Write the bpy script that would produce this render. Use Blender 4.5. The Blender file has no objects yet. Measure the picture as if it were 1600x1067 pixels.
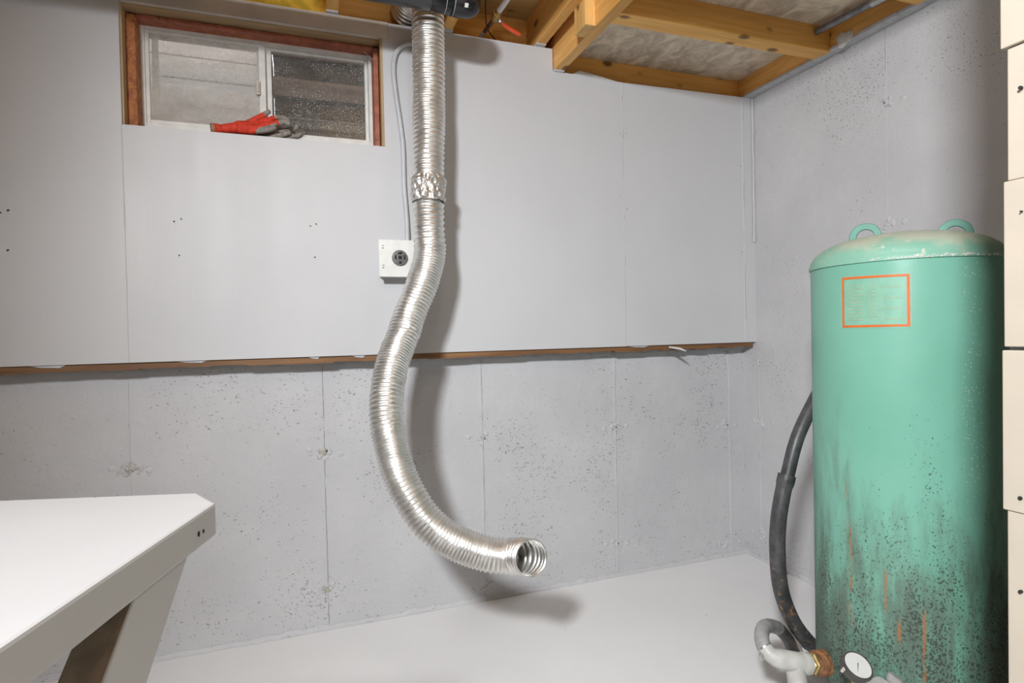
import bpy, bmesh, math, random
from mathutils import Vector, Matrix, noise as mnoise
random.seed(7)
S = bpy.context.scene
COL = S.collection

# ------------------------------------------------------------------ camera
cd = bpy.data.cameras.new('camera'); cam = bpy.data.objects.new('camera', cd); COL.objects.link(cam)
cd.sensor_width = 36.0; cd.lens = 36.0 * 915 / 1600; cd.clip_start = 0.02; cd.clip_end = 50
# image right / down / forward expressed in room axes (X along the back wall, Y into it, Z up)
RX = Vector((0.94092128, -0.33789494, -0.02222964))
RD = Vector((-0.02601371, -0.00667433, -0.99963931))
RF = Vector((0.33762469, 0.94116017, -0.01506992))
M = Matrix(((RX.x, -RD.x, -RF.x, 0), (RX.y, -RD.y, -RF.y, 0), (RX.z, -RD.z, -RF.z, 1.1), (0, 0, 0, 1)))
cam.matrix_world = M
S.camera = cam

# ------------------------------------------------------------------ world, lamp, exposure
w = bpy.data.worlds.new('world'); S.world = w; w.use_nodes = True
w.node_tree.nodes['Background'].inputs[0].default_value = (0.80, 0.88, 1.0, 1)
w.node_tree.nodes['Background'].inputs[1].default_value = 5.0
def spot(name, loc, aim, power, radius, col, cone, blend):     # clamp lamp with a reflector, hung under the joists
    l = bpy.data.lights.new(name, 'SPOT'); l.energy = power; l.shadow_soft_size = radius; l.color = col
    l.spot_size = math.radians(cone); l.spot_blend = blend
    o = bpy.data.objects.new(name, l); o.location = loc; COL.objects.link(o)
    o.rotation_euler = (Vector(aim) - Vector(loc)).to_track_quat('-Z', 'Y').to_euler(); return o
spot('clamp_lamp', (-0.80, -0.70, 2.24), (2.0, 1.25, 0.84), 605, 0.14, (0.945, 0.97, 1.0), 124, 1.0)
l = bpy.data.lights.new('ceiling_fill', 'POINT'); l.energy = 6; l.shadow_soft_size = 0.06; l.color = (0.95, 0.975, 1.0)  # added weak fill, brightens the ceiling wood and wall top
o = bpy.data.objects.new('ceiling_fill', l); o.location = (0.30, 0.85, 2.10); COL.objects.link(o)
S.view_settings.view_transform = 'Standard'; S.view_settings.look = 'None'
S.view_settings.gamma = 1.0; S.view_settings.use_curve_mapping = False
S.view_settings.exposure = 0.0
try:
    S.cycles.max_bounces = 16; S.cycles.diffuse_bounces = 10; S.cycles.transparent_max_bounces = 16
except Exception: pass

# ------------------------------------------------------------------ material helpers
class NT:
    def __init__(s, name):
        s.m = bpy.data.materials.new(name); s.m.use_nodes = True; s.t = s.m.node_tree
        s.b = s.t.nodes['Principled BSDF']; s.co = None
    def n(s, typ, **kw):
        x = s.t.nodes.new(typ)
        for k, v in kw.items(): setattr(x, k, v)
        return x
    def lk(s, a, b): s.t.links.new(a, b)
    def coord(s, scale=(1, 1, 1), rot=(0, 0, 0)):
        if s.co is None: s.co = s.n('ShaderNodeTexCoord').outputs['Object']
        mp = s.n('ShaderNodeMapping'); mp.inputs['Scale'].default_value = scale; mp.inputs['Rotation'].default_value = rot
        s.lk(s.co, mp.inputs['Vector']); return mp.outputs[0]
    def noise(s, scale, detail=4, rough=.55, sc=(1, 1, 1), dist=0):
        x = s.n('ShaderNodeTexNoise'); x.inputs['Scale'].default_value = scale
        x.inputs['Detail'].default_value = detail; x.inputs['Roughness'].default_value = rough
        x.inputs['Distortion'].default_value = dist
        s.lk(s.coord(sc), x.inputs['Vector']); return x.outputs['Fac']
    def voro(s, scale, sc=(1, 1, 1)):
        x = s.n('ShaderNodeTexVoronoi'); x.inputs['Scale'].default_value = scale
        s.lk(s.coord(sc), x.inputs['Vector']); return x
    def math(s, op, a, b=None, clamp=False):
        x = s.n('ShaderNodeMath', operation=op, use_clamp=clamp)
        for i, v in enumerate((a, b)):
            if v is None: continue
            if isinstance(v, (int, float)): x.inputs[i].default_value = v
            else: s.lk(v, x.inputs[i])
        return x.outputs[0]
    def ramp(s, v, a, b, lo=0., hi=1., smooth=True):
        x = s.n('ShaderNodeMapRange'); x.interpolation_type = 'SMOOTHSTEP' if smooth else 'LINEAR'
        s.lk(v, x.inputs[0]); x.inputs[1].default_value = a; x.inputs[2].default_value = b
        x.inputs[3].default_value = lo; x.inputs[4].default_value = hi; return x.outputs[0]
    def mix(s, f, a, b, mode='MIX'):
        x = s.n('ShaderNodeMix', data_type='RGBA', blend_type=mode)
        for i, v in ((0, f), (6, a), (7, b)):
            if isinstance(v, (int, float)): x.inputs[i].default_value = v
            elif isinstance(v, tuple): x.inputs[i].default_value = (*v, 1)
            else: s.lk(v, x.inputs[i])
        return x.outputs[2]
    def bump(s, h, strength=.3, dist=.01):
        x = s.n('ShaderNodeBump'); x.inputs['Strength'].default_value = strength; x.inputs['Distance'].default_value = dist
        s.lk(h, x.inputs['Height'])
        if s.b.inputs['Normal'].is_linked: s.lk(s.b.inputs['Normal'].links[0].from_socket, x.inputs['Normal'])
        s.lk(x.outputs[0], s.b.inputs['Normal'])
    def sepz(s):
        s.coord(); x = s.n('ShaderNodeSeparateXYZ'); s.lk(s.co, x.inputs[0]); return x.outputs
    def base(s, c):
        if isinstance(c, tuple): s.b.inputs['Base Color'].default_value = (*c, 1)
        else: s.lk(c, s.b.inputs['Base Color'])
    def set(s, rough=.5, metal=0., spec=None):
        if isinstance(rough, (int, float)): s.b.inputs['Roughness'].default_value = rough
        else: s.lk(rough, s.b.inputs['Roughness'])
        s.b.inputs['Metallic'].default_value = metal
        if spec is not None: s.b.inputs['Specular IOR Level'].default_value = spec
        return s.m

def plain(name, c, rough=.5, metal=0., var=.12, nsc=30, bump=.0, bsc=150, spec=None):
    t = NT(name)
    f = t.noise(nsc, 4)
    lo = tuple(x * (1 - var) for x in c); hi = tuple(min(1, x * (1 + var)) for x in c)
    t.base(t.mix(t.ramp(f, .3, .7), lo, hi))
    if bump: t.bump(t.noise(bsc, 3), bump, .002)
    return t.set(rough, metal, spec)

def wood(name, c1, c2, axis='y', knots=True, rough=.6, dark=(.10, .045, .015)):
    t = NT(name)
    k = {'x': (.06, 1, 1), 'y': (1, .06, 1), 'z': (1, 1, .06)}[axis]
    g = t.noise(55, 5, .6, k, .6)
    g2 = t.noise(9, 3, .5, tuple(v * (1.5 if v < 1 else 1) for v in k), .3)
    col = t.mix(t.ramp(g, .3, .72), c1, c2)
    col = t.mix(t.ramp(g2, .35, .7, 0, .55), col, tuple(v * .62 for v in c1))
    if knots:
        kk = {'x': (.55, 1, 1), 'y': (1, .55, 1), 'z': (1, 1, .55)}[axis]
        v = t.voro(15, kk)
        sepc = t.n('ShaderNodeSeparateColor'); t.lk(v.outputs['Color'], sepc.inputs[0])
        pick = t.ramp(sepc.outputs[0], .35, .4)
        kd = t.math('MULTIPLY', t.ramp(v.outputs['Distance'], .12, .27, 1, 0), pick)
        col = t.mix(t.math('MULTIPLY', kd, .85), col, dark)
    t.base(col)
    t.bump(g, .25, .002)
    return t.set(rough)

def painted_concrete():
    t = NT('painted_concrete')
    big = t.noise(2.2, 5, .6)
    col = t.mix(t.ramp(big, .3, .7), (.50, .50, .515), (.56, .56, .57))
    fine = t.noise(120, 4, .7)
    col = t.mix(t.ramp(fine, .35, .75, 0, .35), col, (.47, .47, .48))
    # air voids in the cast face
    dens = t.ramp(t.noise(2.6, 4, .55), .38, .68, -.05, .055)
    a = t.ramp(t.math('ADD', t.noise(105, 2, .5, (1, 1, 1.5)), dens), .672, .72)
    b = t.ramp(t.math('ADD', t.noise(230, 2, .5, (1, 1, 1.3)), dens), .69, .74)
    pits = t.math('MAXIMUM', a, t.math('MULTIPLY', b, .6))
    col = t.mix(t.math('MULTIPLY', pits, .7), col, (.13, .125, .12))
    t.base(col)
    h = t.math('SUBTRACT', t.math('MULTIPLY', fine, .35), pits)
    t.bump(h, .45, .004); t.bump(t.noise(14, 5, .6), .35, .012)
    return t.set(.62)

def painted_board():
    t = NT('painted_board')
    big = t.noise(1.6, 4, .5)
    col = t.mix(t.ramp(big, .3, .7), (.535, .54, .555), (.575, .58, .59))
    t.base(col)
    st = t.noise(95, 3, .6, (1, 1, .035))
    roll = t.noise(7, 2, .5, (1, 1, .12))
    t.bump(st, .10, .002); t.bump(roll, .10, .012); t.bump(t.noise(150, 3), .10, .002)
    return t.set(t.ramp(roll, .3, .7, .40, .52), spec=.35)

def floor_paint():
    t = NT('painted_floor')
    big = t.noise(1.3, 5, .55)
    col = t.mix(t.ramp(big, .3, .7), (.76, .76, .76), (.81, .81, .805))
    v = t.voro(9); sc = t.n('ShaderNodeSeparateColor'); t.lk(v.outputs['Color'], sc.inputs[0])
    sp = t.math('MULTIPLY', t.ramp(v.outputs['Distance'], .02, .05, 1, 0), t.ramp(sc.outputs[0], .8, .82))
    col = t.mix(t.math('MULTIPLY', sp, .6), col, (.2, .17, .14))
    t.base(col); t.bump(t.noise(9, 4, .5), .12, .015); t.bump(t.noise(160, 3), .12, .002)
    return t.set(.45)

MAT = {}
MAT['concrete'] = painted_concrete()
MAT['board'] = painted_board()
MAT['floor'] = floor_paint()
MAT['far_wall'] = plain('bare_grey_blocks', (.16, .155, .15), .85, var=.2, nsc=6, bump=.3, bsc=40)
MAT['header'] = plain('header_paint', (.54, .50, .46), .55, var=.1, nsc=8, bump=.1)
MAT['joist_y'] = wood('joist_pine', (.74, .37, .085), (.90, .54, .19), 'y')
MAT['joist_x'] = wood('rim_pine', (.80, .41, .09), (.93, .56, .17), 'x')
MAT['joist_z'] = wood('block_pine', (.76, .42, .12), (.92, .60, .24), 'z')
MAT['plate'] = wood('bottom_plate_wood', (.16, .072, .028), (.29, .15, .06), 'x', False)
MAT['old_wood'] = wood('old_jamb_wood', (.36, .24, .12), (.52, .38, .22), 'z', False)
MAT['old_wood_x'] = wood('old_head_wood', (.36, .24, .12), (.55, .40, .24), 'x', False)
MAT['lip'] = plain('grey_painted_lip', (.50, .51, .53), .5, var=.08, bump=.2, bsc=60)
MAT['bench'] = plain('bench_paint', (.385, .385, .385), .45, var=.03, nsc=5, bump=.08, bsc=40)
MAT['bare_wood'] = wood('unpainted_brace', (.20, .16, .12), (.32, .26, .19), 'z', False)
MAT['cream'] = plain('cream_paint', (.50, .445, .365), .5, var=.04, nsc=6, bump=.1, bsc=60)
MAT['tan_wood'] = wood('post_wood', (.55, .36, .14), (.70, .50, .22), 'z', False)
MAT['dark'] = plain('dark_hole', (.02, .018, .016), .9, var=.3)
MAT['crack_shade'] = plain('crack_and_shade', (.20, .195, .19), .9, var=.3, nsc=80)
MAT['screw'] = plain('screw_steel', (.12, .12, .12), .4, .7)
MAT['black_pipe'] = plain('black_abs', (.035, .037, .042), .35, var=.15, nsc=12)
MAT['black_cap'] = plain('black_cap', (.015, .015, .017), .18, var=.1)
MAT['white_plastic'] = plain('white_plastic', (.72, .72, .70), .4, var=.04)
MAT['pvc'] = plain('pvc_grime', (.52, .51, .48), .45, var=.14, nsc=18, bump=.1)
MAT['grey_hose'] = plain('grey_hose', (.33, .33, .33), .45, var=.2, nsc=25)
MAT['cable'] = plain('cable_grey', (.50, .51, .53), .45, var=.05)
MAT['brass'] = plain('brass', (.62, .45, .20), .35, .9, var=.2, nsc=40)
MAT['copper'] = plain('old_copper', (.22, .12, .08), .45, .6, var=.3, nsc=40)
MAT['steel'] = plain('steel', (.55, .55, .54), .35, .9, var=.2, nsc=40)
MAT['galv'] = plain('galvanised_pipe', (.25, .27, .31), .45, .7, var=.25, nsc=30)
MAT['red_vinyl'] = plain('red_vinyl', (.80, .10, .03), .35, var=.08)
MAT['window_white'] = plain('window_white', (.72, .72, .69), .4, var=.08, nsc=25)
MAT['latch'] = plain('latch_cream', (.58, .55, .48), .4, var=.05)
MAT['outlet_white'] = plain('outlet_paint', (.73, .73, .70), .45, var=.05, nsc=20)
MAT['socket'] = plain('socket_grey', (.13, .125, .12), .5, var=.2, nsc=80)
MAT['glove_red'] = plain('glove_red_knit', (.56, .040, .018), .8, var=.2, nsc=90, bump=.3, bsc=500)
MAT['glove_grey'] = plain('glove_grey_rubber', (.235, .215, .19), .75, var=.3, nsc=70, bump=.2, bsc=300)
MAT['glove_cuff'] = plain('glove_cuff_rib', (.30, .19, .12), .8, var=.2, nsc=90)
MAT['gauge_side'] = plain('gauge_case', (.10, .095, .09), .35, .5, var=.2)
MAT['gauge_face'] = plain('gauge_dial', (.68, .68, .66), .4, var=.03)
MAT['rust'] = plain('rusty_bush', (.24, .105, .045), .75, var=.45, nsc=60, bump=.5, bsc=120)
MAT['orange'] = plain('orange_ink', (.66, .14, .018), .5, var=.08)
MAT['faded'] = plain('faded_print', (.34, .42, .27), .5, var=.12, nsc=60)
MAT['label_film'] = plain('label_film', (.215, .46, .345), .4, var=.06, nsc=40)
MAT['well_board'] = wood('weathered_board', (.40, .36, .31), (.55, .50, .44), 'x', False)
MAT['well_dark'] = wood('dark_board', (.028, .022, .018), (.06, .046, .034), 'x', False)
MAT['well_brown'] = wood('brown_board', (.17, .10, .06), (.25, .16, .10), 'x', False)
MAT['soil'] = plain('well_soil', (.05, .04, .035), .95, var=.4)
MAT['chip'] = plain('bare_concrete', (.40, .37, .32), .9, var=.25, nsc=90, bump=.5, bsc=200)
MAT['yellow'] = plain('yellow_batt', (.80, .52, .06), .95, var=.28, nsc=22, bump=.6, bsc=60)
MAT['foamtape'] = plain('sealant', (.62, .62, .60), .6, var=.1)

def rust_steel():
    t = NT('rusted_steel_frame')
    f = t.noise(45, 6, .65)
    col = t.mix(t.ramp(f, .35, .6), (.26, .075, .035), (.45, .17, .05))
    col = t.mix(t.ramp(t.noise(120, 5, .7), .55, .7), col, (.60, .30, .08))
    col = t.mix(t.ramp(t.noise(18, 3), .55, .75, 0, .8), col, (.16, .055, .03))
    t.base(col); t.bump(f, .4, .003); return t.set(.7)
MAT['rust_frame'] = rust_steel()
def red_steel():
    t = NT('red_oxide_paint')
    f = t.noise(35, 5, .6)
    col = t.mix(t.ramp(f, .35, .65), (.30, .085, .045), (.42, .14, .075))
    col = t.mix(t.ramp(t.noise(60, 4), .64, .72), col, (.10, .05, .03))
    t.base(col); return t.set(.6)
MAT['red_frame'] = red_steel()

def subfloor_mat():
    t = NT('stained_plywood')
    g = t.noise(13, 7, .68, (1, .62, 1), .8)
    col = t.mix(t.ramp(g, .32, .68), (.44, .37, .28), (.82, .72, .57))
    col = t.mix(t.ramp(t.noise(5, 4, .6), .5, .75, 0, .6), col, (.80, .70, .54))
    v = t.voro(5.5, (1, 1, .2)); sc = t.n('ShaderNodeSeparateColor'); t.lk(v.outputs['Color'], sc.inputs[0])
    k = t.math('MULTIPLY', t.ramp(v.outputs['Distance'], .07, .15, 1, 0), t.ramp(sc.outputs[0], .35, .4))
    col = t.mix(t.math('MULTIPLY', k, .85), col, (.07, .05, .035))
    t.base(col); t.bump(g, .3, .004); return t.set(.8)
MAT['subfloor'] = subfloor_mat()
MAT['subfloor_tan'] = wood('plywood_tan', (.50, .31, .11), (.62, .42, .18), 'x', True)

def foil(name, crumple=0.):
    t = NT(name)
    f = t.noise(40, 4)
    t.base(t.mix(t.ramp(f, .3, .7), (.74, .73, .70), (.86, .85, .82)))
    if crumple: t.bump(t.voro(55, (1, 1, .7)).outputs['Distance'], crumple, .012)
    t.bump(t.noise(120, 3), .12, .003)
    return t.set(t.ramp(t.noise(25, 3), .3, .7, .27, .40), .90)
MAT['foil'] = foil('aluminium_duct_foil')
MAT['tape'] = foil('crinkled_foil_tape', .9)

def glass_mat(name, haze, speck):
    t = NT(name); nt = t.t
    f = t.noise(14, 5, .7)
    s1 = t.voro(125); s2 = t.voro(300)
    a = t.ramp(s1.outputs['Distance'], .06, .28, 1, 0)
    sc = t.n('ShaderNodeSeparateColor'); t.lk(s1.outputs['Color'], sc.inputs[0])
    a = t.math('MULTIPLY', a, t.ramp(sc.outputs[0], .30, .42))
    b = t.math('MULTIPLY', t.ramp(s2.outputs['Distance'], .1, .35, 1, 0), .6)
    dust = t.math('MULTIPLY', t.math('MAXIMUM', a, b), speck)
    dust = t.math('MULTIPLY', dust, t.ramp(t.noise(9, 4, .6), .3, .65, .25, 1))
    base = t.ramp(f, .3, .75, haze * .75, min(1, haze * 1.4))
    tot = t.math('ADD', dust, base, True)
    tr = t.n('ShaderNodeBsdfTransparent'); df = t.n('ShaderNodeBsdfDiffuse'); df.inputs[0].default_value = (.74, .72, .68, 1)
    gl = t.n('ShaderNodeBsdfGlossy'); gl.inputs['Roughness'].default_value = .05
    m1 = t.n('ShaderNodeMixShader'); m2 = t.n('ShaderNodeMixShader')
    t.lk(tot, m1.inputs[0]); t.lk(tr.outputs[0], m1.inputs[1]); t.lk(df.outputs[0], m1.inputs[2])
    m2.inputs[0].default_value = .05
    t.lk(m1.outputs[0], m2.inputs[1]); t.lk(gl.outputs[0], m2.inputs[2])
    t.lk(m2.outputs[0], nt.nodes['Material Output'].inputs[0])
    return t.m
MAT['glass_hazy'] = glass_mat('hazy_glass', .36, .15)
MAT['glass_specks'] = glass_mat('speckled_glass', .05, 1.0)

def tank_mat():
    t = NT('green_tank_paint')
    o = t.sepz(); z = o[2]
    col = t.mix(t.ramp(t.noise(3, 4), .3, .7), (.165, .42, .315), (.195, .46, .355))
    st = t.noise(16, 6, .7, (1, 1, .22))
    low = t.ramp(z, .95, .25)                       # soiling builds up on the lower half
    grime = t.math('ADD', t.math('MULTIPLY', low, .62), t.math('MULTIPLY', t.math('SUBTRACT', st, .5), 1.5))
    gm = t.ramp(grime, .12, .74, 0, .85)
    gm = t.math('MULTIPLY', gm, t.ramp(z, 1.0, .80))
    col = t.mix(gm, col, (.095, .115, .09))
    fine = t.noise(190, 3, .6, (1, 1, .8)); pat = t.noise(11, 4, .6, (1, 1, .4))
    sp = t.ramp(t.math('ADD', fine, t.math('ADD', t.math('MULTIPLY', low, .16), t.math('MULTIPLY', t.math('SUBTRACT', pat, .5), .45))), .70, .76)
    sp = t.math('MULTIPLY', sp, t.ramp(z, .98, .85))
    col = t.mix(t.math('MULTIPLY', sp, .8), col, (.035, .04, .035))
    # rust runs and chipped white flecks at fixed spots on the shell
    c = t.n('ShaderNodeVectorMath', operation='MULTIPLY'); t.lk(t.co, c.inputs[0]); c.inputs[1].default_value = (1, 1, 0)
    def spot(az, width):
        d = t.n('ShaderNodeVectorMath', operation='DISTANCE'); t.lk(c.outputs[0], d.inputs[0])
        d.inputs[1].default_value = (.225 * math.cos(math.radians(az)), .225 * math.sin(math.radians(az)), 0)
        return t.ramp(d.outputs['Value'], width * .3, width, 1, 0)
    rn = t.ramp(t.noise(60, 4, .6, (1, 1, .15)), .38, .56)
    for az, wd, z0, z1 in ((184.6, .0055, .60, .42), (184.2, .016, .385, .325), (226, .0055, .42, .16), (206, .0045, .50, .40), (181.5, .004, .70, .56), (179, .009, .40, .35), (213, .006, .38, .33)):
        m = t.math('MULTIPLY', t.math('MULTIPLY', spot(az, wd), rn), t.math('MULTIPLY', t.ramp(z, z0, z0 - .04), t.ramp(z, z1 - .03, z1)))
        col = t.mix(t.math('MULTIPLY', m, .75), col, (.36, .15, .045))
    vf = t.voro(160); sf = t.n('ShaderNodeSeparateColor'); t.lk(vf.outputs['Color'], sf.inputs[0])
    fl = t.math('MULTIPLY', t.ramp(vf.outputs['Distance'], .12, .3, 1, 0), t.ramp(sf.outputs[0], .55, .6))
    fl = t.math('MULTIPLY', t.math('MULTIPLY', fl, spot(256, .045)), t.ramp(z, .55, .8))
    col = t.mix(fl, col, (.75, .77, .68))
    t.base(col)
    t.bump(t.noise(70, 4), .06, .004)
    return t.set(t.ramp(gm, 0, .8, .34, .6))
MAT['tank'] = tank_mat()
def dome_mat():
    t = NT('dusty_green_dome')
    o = t.sepz()
    col = t.mix(t.ramp(t.noise(5, 4), .3, .7), (.20, .44, .33), (.24, .48, .37))
    n = t.math('ADD', t.noise(7, 6, .65), t.ramp(o[2], 1.27, 1.35, 0, .28))
    col = t.mix(t.ramp(n, .50, .72, 0, .85), col, (.50, .51, .40))
    col = t.mix(t.math('MULTIPLY', t.ramp(t.noise(26, 6, .7), .57, .66), .7), col, (.66, .66, .54))
    t.base(col); t.bump(t.noise(60, 5), .25, .004); return t.set(.5)
MAT['dome'] = dome_mat()
MAT['lug'] = plain('lug_green', (.05, .25, .175), .45, var=.08)
def hose_mat():
    t = NT('black_hose_grime')
    col = t.mix(t.ramp(t.noise(30, 4), .3, .7), (.035, .036, .038), (.075, .075, .078))
    o = t.sepz()
    m = t.math('MULTIPLY', t.ramp(t.noise(55, 5, .6), .54, .66, 0, .8), t.ramp(o[2], .42, .15))
    col = t.mix(m, col, (.30, .17, .07))
    t.base(col); t.bump(t.noise(80, 3), .2, .003); return t.set(.42)
MAT['hose'] = hose_mat()

# ------------------------------------------------------------------ mesh helpers
def V(*a): return Vector(a)
class MB:
    def __init__(s): s.v = []; s.f = []; s.mi = []
    def add(s, vs, fs, mi=0):
        o = len(s.v); s.v += [Vector(p) for p in vs]; s.f += [tuple(i + o for i in f) for f in fs]; s.mi += [mi] * len(fs); return s
    def box(s, x0, x1, y0, y1, z0, z1, mi=0):
        vs = [(x, y, z) for z in (z0, z1) for y in (y0, y1) for x in (x0, x1)]
        return s.add(vs, [(0, 2, 3, 1), (4, 5, 7, 6), (0, 1, 5, 4), (1, 3, 7, 5), (3, 2, 6, 7), (2, 0, 4, 6)], mi)
    def prism(s, pts, ext, mi=0):
        n = len(pts); e = Vector(ext); p = [Vector(q) for q in pts]
        return s.add(p + [q + e for q in p], [tuple(range(n))[::-1], tuple(range(n, 2 * n))] + [(i, (i + 1) % n, n + (i + 1) % n, n + i) for i in range(n)], mi)
    def tube(s, pts, rad, seg=16, cap=True, mi=0, squash=None):
        pts = [Vector(p) for p in pts]; n = len(pts)
        if isinstance(rad, (int, float)): rad = [rad] * n
        T = [(pts[min(i + 1, n - 1)] - pts[max(i - 1, 0)]).normalized() for i in range(n)]
        u = T[0].orthogonal().normalized(); vs = []
        for i in range(n):
            u = (u - T[i] * u.dot(T[i])).normalized(); w = T[i].cross(u)
            for k in range(seg):
                a = 2 * math.pi * k / seg; vs.append(pts[i] + (u * math.cos(a) + w * math.sin(a)) * rad[i])
        fs = [(i * seg + k, i * seg + (k + 1) % seg, (i + 1) * seg + (k + 1) % seg, (i + 1) * seg + k) for i in range(n - 1) for k in range(seg)]
        if cap: fs += [tuple(range(seg))[::-1], tuple(range((n - 1) * seg, n * seg))]
        return s.add(vs, fs, mi)
    def lathe(s, c, axis, prof, seg=48, mi=0, caps=True):
        c = Vector(c); ax = Vector(axis).normalized()
        return s.tube2([(c + ax * h, r) for h, r in prof], ax, seg, mi, caps)
    def tube2(s, rings, ax, seg, mi=0, caps=True):
        u = ax.orthogonal().normalized(); w = ax.cross(u); vs = []
        for c, r in rings:
            for k in range(seg):
                a = 2 * math.pi * k / seg; vs.append(c + (u * math.cos(a) + w * math.sin(a)) * max(r, 1e-4))
        n = len(rings)
        fs = [(i * seg + k, i * seg + (k + 1) % seg, (i + 1) * seg + (k + 1) % seg, (i + 1) * seg + k) for i in range(n - 1) for k in range(seg)]
        if caps: fs += [tuple(range(seg))[::-1], tuple(range((n - 1) * seg, n * seg))]
        return s.add(vs, fs, mi)
    def build(s, name, mat, parent=None, smooth=False, bevel=0., origin=None):
        off = Vector((0, 0, 0))
        p = parent
        while p is not None: off = off + p.location; p = p.parent
        loc = Vector(origin) if origin else Vector((0, 0, 0))
        if parent is None and origin: off = loc
        me = bpy.data.meshes.new(name); me.from_pydata([v - off for v in s.v], [], s.f)
        mats = mat if isinstance(mat, (list, tuple)) else [mat]
        for m in mats: me.materials.append(MAT[m])
        for i, pl in enumerate(me.polygons): pl.material_index = s.mi[i]; pl.use_smooth = smooth
        bm = bmesh.new(); bm.from_mesh(me); bmesh.ops.recalc_face_normals(bm, faces=bm.faces); bm.to_mesh(me); bm.free()
        o = bpy.data.objects.new(name, me); COL.objects.link(o)
        if parent is not None: o.parent = parent
        else: o.location = loc if origin else (0, 0, 0)
        if bevel:
            b = o.modifiers.new('bevel', 'BEVEL'); b.width = bevel; b.segments = 2; b.limit_method = 'ANGLE'
        if smooth == 'angle' or (smooth and not bevel):
            try:
                me.set_sharp_from_angle(angle=math.radians(42))
            except Exception: pass
        return o
def thing(name, loc, label, cat, group=None):
    o = bpy.data.objects.new(name, None); o.empty_display_size = .05; COL.objects.link(o); o.location = loc
    o['label'] = label; o['category'] = cat
    if group: o['group'] = group
    return o
def tag(o, label, cat, group=None):
    o['label'] = label; o['category'] = cat
    if group: o['group'] = group
    return o
def struct(o, label=None, cat=None):
    o['kind'] = 'structure'
    if label: o['label'] = label
    if cat: o['category'] = cat
    return o
def box(name, x0, x1, y0, y1, z0, z1, mat, parent=None, bevel=0.):
    return MB().box(x0, x1, y0, y1, z0, z1).build(name, mat, parent, False, bevel)
def spline(pts, n):
    pts = [Vector(p) for p in pts]; P = [pts[0] * 2 - pts[1]] + pts + [pts[-1] * 2 - pts[-2]]; dense = []
    for i in range(1, len(P) - 2):
        a, b, c, d = P[i - 1:i + 3]
        for k in range(24):
            t = k / 24; dense.append(.5 * ((2 * b) + (c - a) * t + (2 * a - 5 * b + 4 * c - d) * t * t + (3 * b - a - 3 * c + d) * t ** 3))
    dense.append(pts[-1])
    L = [0]
    for a, b in zip(dense, dense[1:]): L.append(L[-1] + (b - a).length)
    out = []; j = 0
    for k in range(n):
        s = L[-1] * k / (n - 1)
        while j < len(L) - 2 and L[j + 1] < s: j += 1
        f = (s - L[j]) / max(L[j + 1] - L[j], 1e-9); out.append(dense[j].lerp(dense[j + 1], min(1, max(0, f))))
    return out, L[-1]

W, D, A = 2.0186, 2.30, 2.207          # right wall, concrete back wall, furred panel face
XL, YB = -2.5, -2.6                    # rest of the basement

# ------------------------------------------------------------------ room shell
fl = struct(box('floor', XL - .1, W + .2, YB - .1, D + .3, -.12, 0, 'floor'))
m = MB()                                # cast wall with the window opening
m.box(XL, -.60, D, D + .22, 0, 2.26); m.box(.38, W, D, D + .22, 0, 2.26); m.box(-.60, .38, D, D + .22, 0, 1.775)
m.box(-.60, .38, D, D + .22, 2.225, 2.26)
wb = struct(m.build('wall_back', 'concrete'))
wr = struct(MB().box(W, W + .2, YB, D + .22, 0, 2.182).box(W + .0005, W + .2, YB, D + .22, 2.182, 2.41).build('wall_right', 'concrete'))
struct(box('wall_left', XL - .1, XL, YB, D + .22, 0, 2.5, 'far_wall'))
struct(box('wall_front', XL - .1, W + .2, YB - .1, YB, 0, 2.5, 'far_wall'))

# furred-out painted boards over the upper half
def panel(polys, y0=A, th=.013, mat='board', nm='wall_panel'):
    m = MB()
    for p in polys: m.prism([(x, y0, z) for x, z in p], (0, th, 0))
    return m.build(nm, mat, wb)
ZB = 1.030
panel([[(XL, ZB), (-.5285, ZB), (-.5285, 2.257), (XL, 2.257)]], A + .0015)
panel([[(-.527, ZB), (1.3145, ZB), (1.3145, 1.80), (-.527, 1.80)], [(.305, 1.80), (1.3145, 1.80), (1.3145, 2.160), (.995, 2.168), (.995, 2.198), (.305, 2.198)],
       [(.33, 2.198), (.995, 2.198), (.995, 2.257), (.33, 2.257)]])
panel([[(1.3162, ZB + .001), (1.951, ZB + .001), (1.951, 2.170), (1.3162, 2.160)]], A + .001)
panel([[(1.9535, ZB + .001), (W, ZB + .001), (W, 2.175), (1.9535, 2.171)]], A + .004)
panel([[(-.527, 2.198), (.329, 2.198), (.329, 2.257), (-.527, 2.257)]], A - .004, .04, 'header', 'header_board')
# ragged bottom plate left bare under the boards
m = MB(); x = XL
zb = 1.008
while x < W - .02:
    L = random.uniform(.05, .16); x1 = min(x + L, W - .012); j = random.uniform(-.004, .003)
    m.box(x, x1, A + .010, D, zb + j, ZB + .004); x = x1
m.build('bottom_plate', 'plate', wb)
m = MB(); x = XL
while x < W - .04:
    L = random.uniform(.02, .06); j = random.uniform(-.003, .001)
    m.box(x, x + L, A + .050, D - .001, zb - .010 + j, zb + .002); x += L
m.build('paint_fringe', 'lip', wb)
m = MB()
for x0, L, d in ((-.80, .10, .010), (-.40, .10, .008), (.02, .04, .009), (.17, .05, .010), (1.33, .10, .007)):
    m.prism([(x0, A + .007, ZB), (x0 + L, A + .007, ZB), (x0 + L * .8, A + .007, ZB - d), (x0 + L * .3, A + .007, ZB - d * .7)], (0, .004, 0))
m.build('paint_flake', 'lip', wb)
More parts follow.
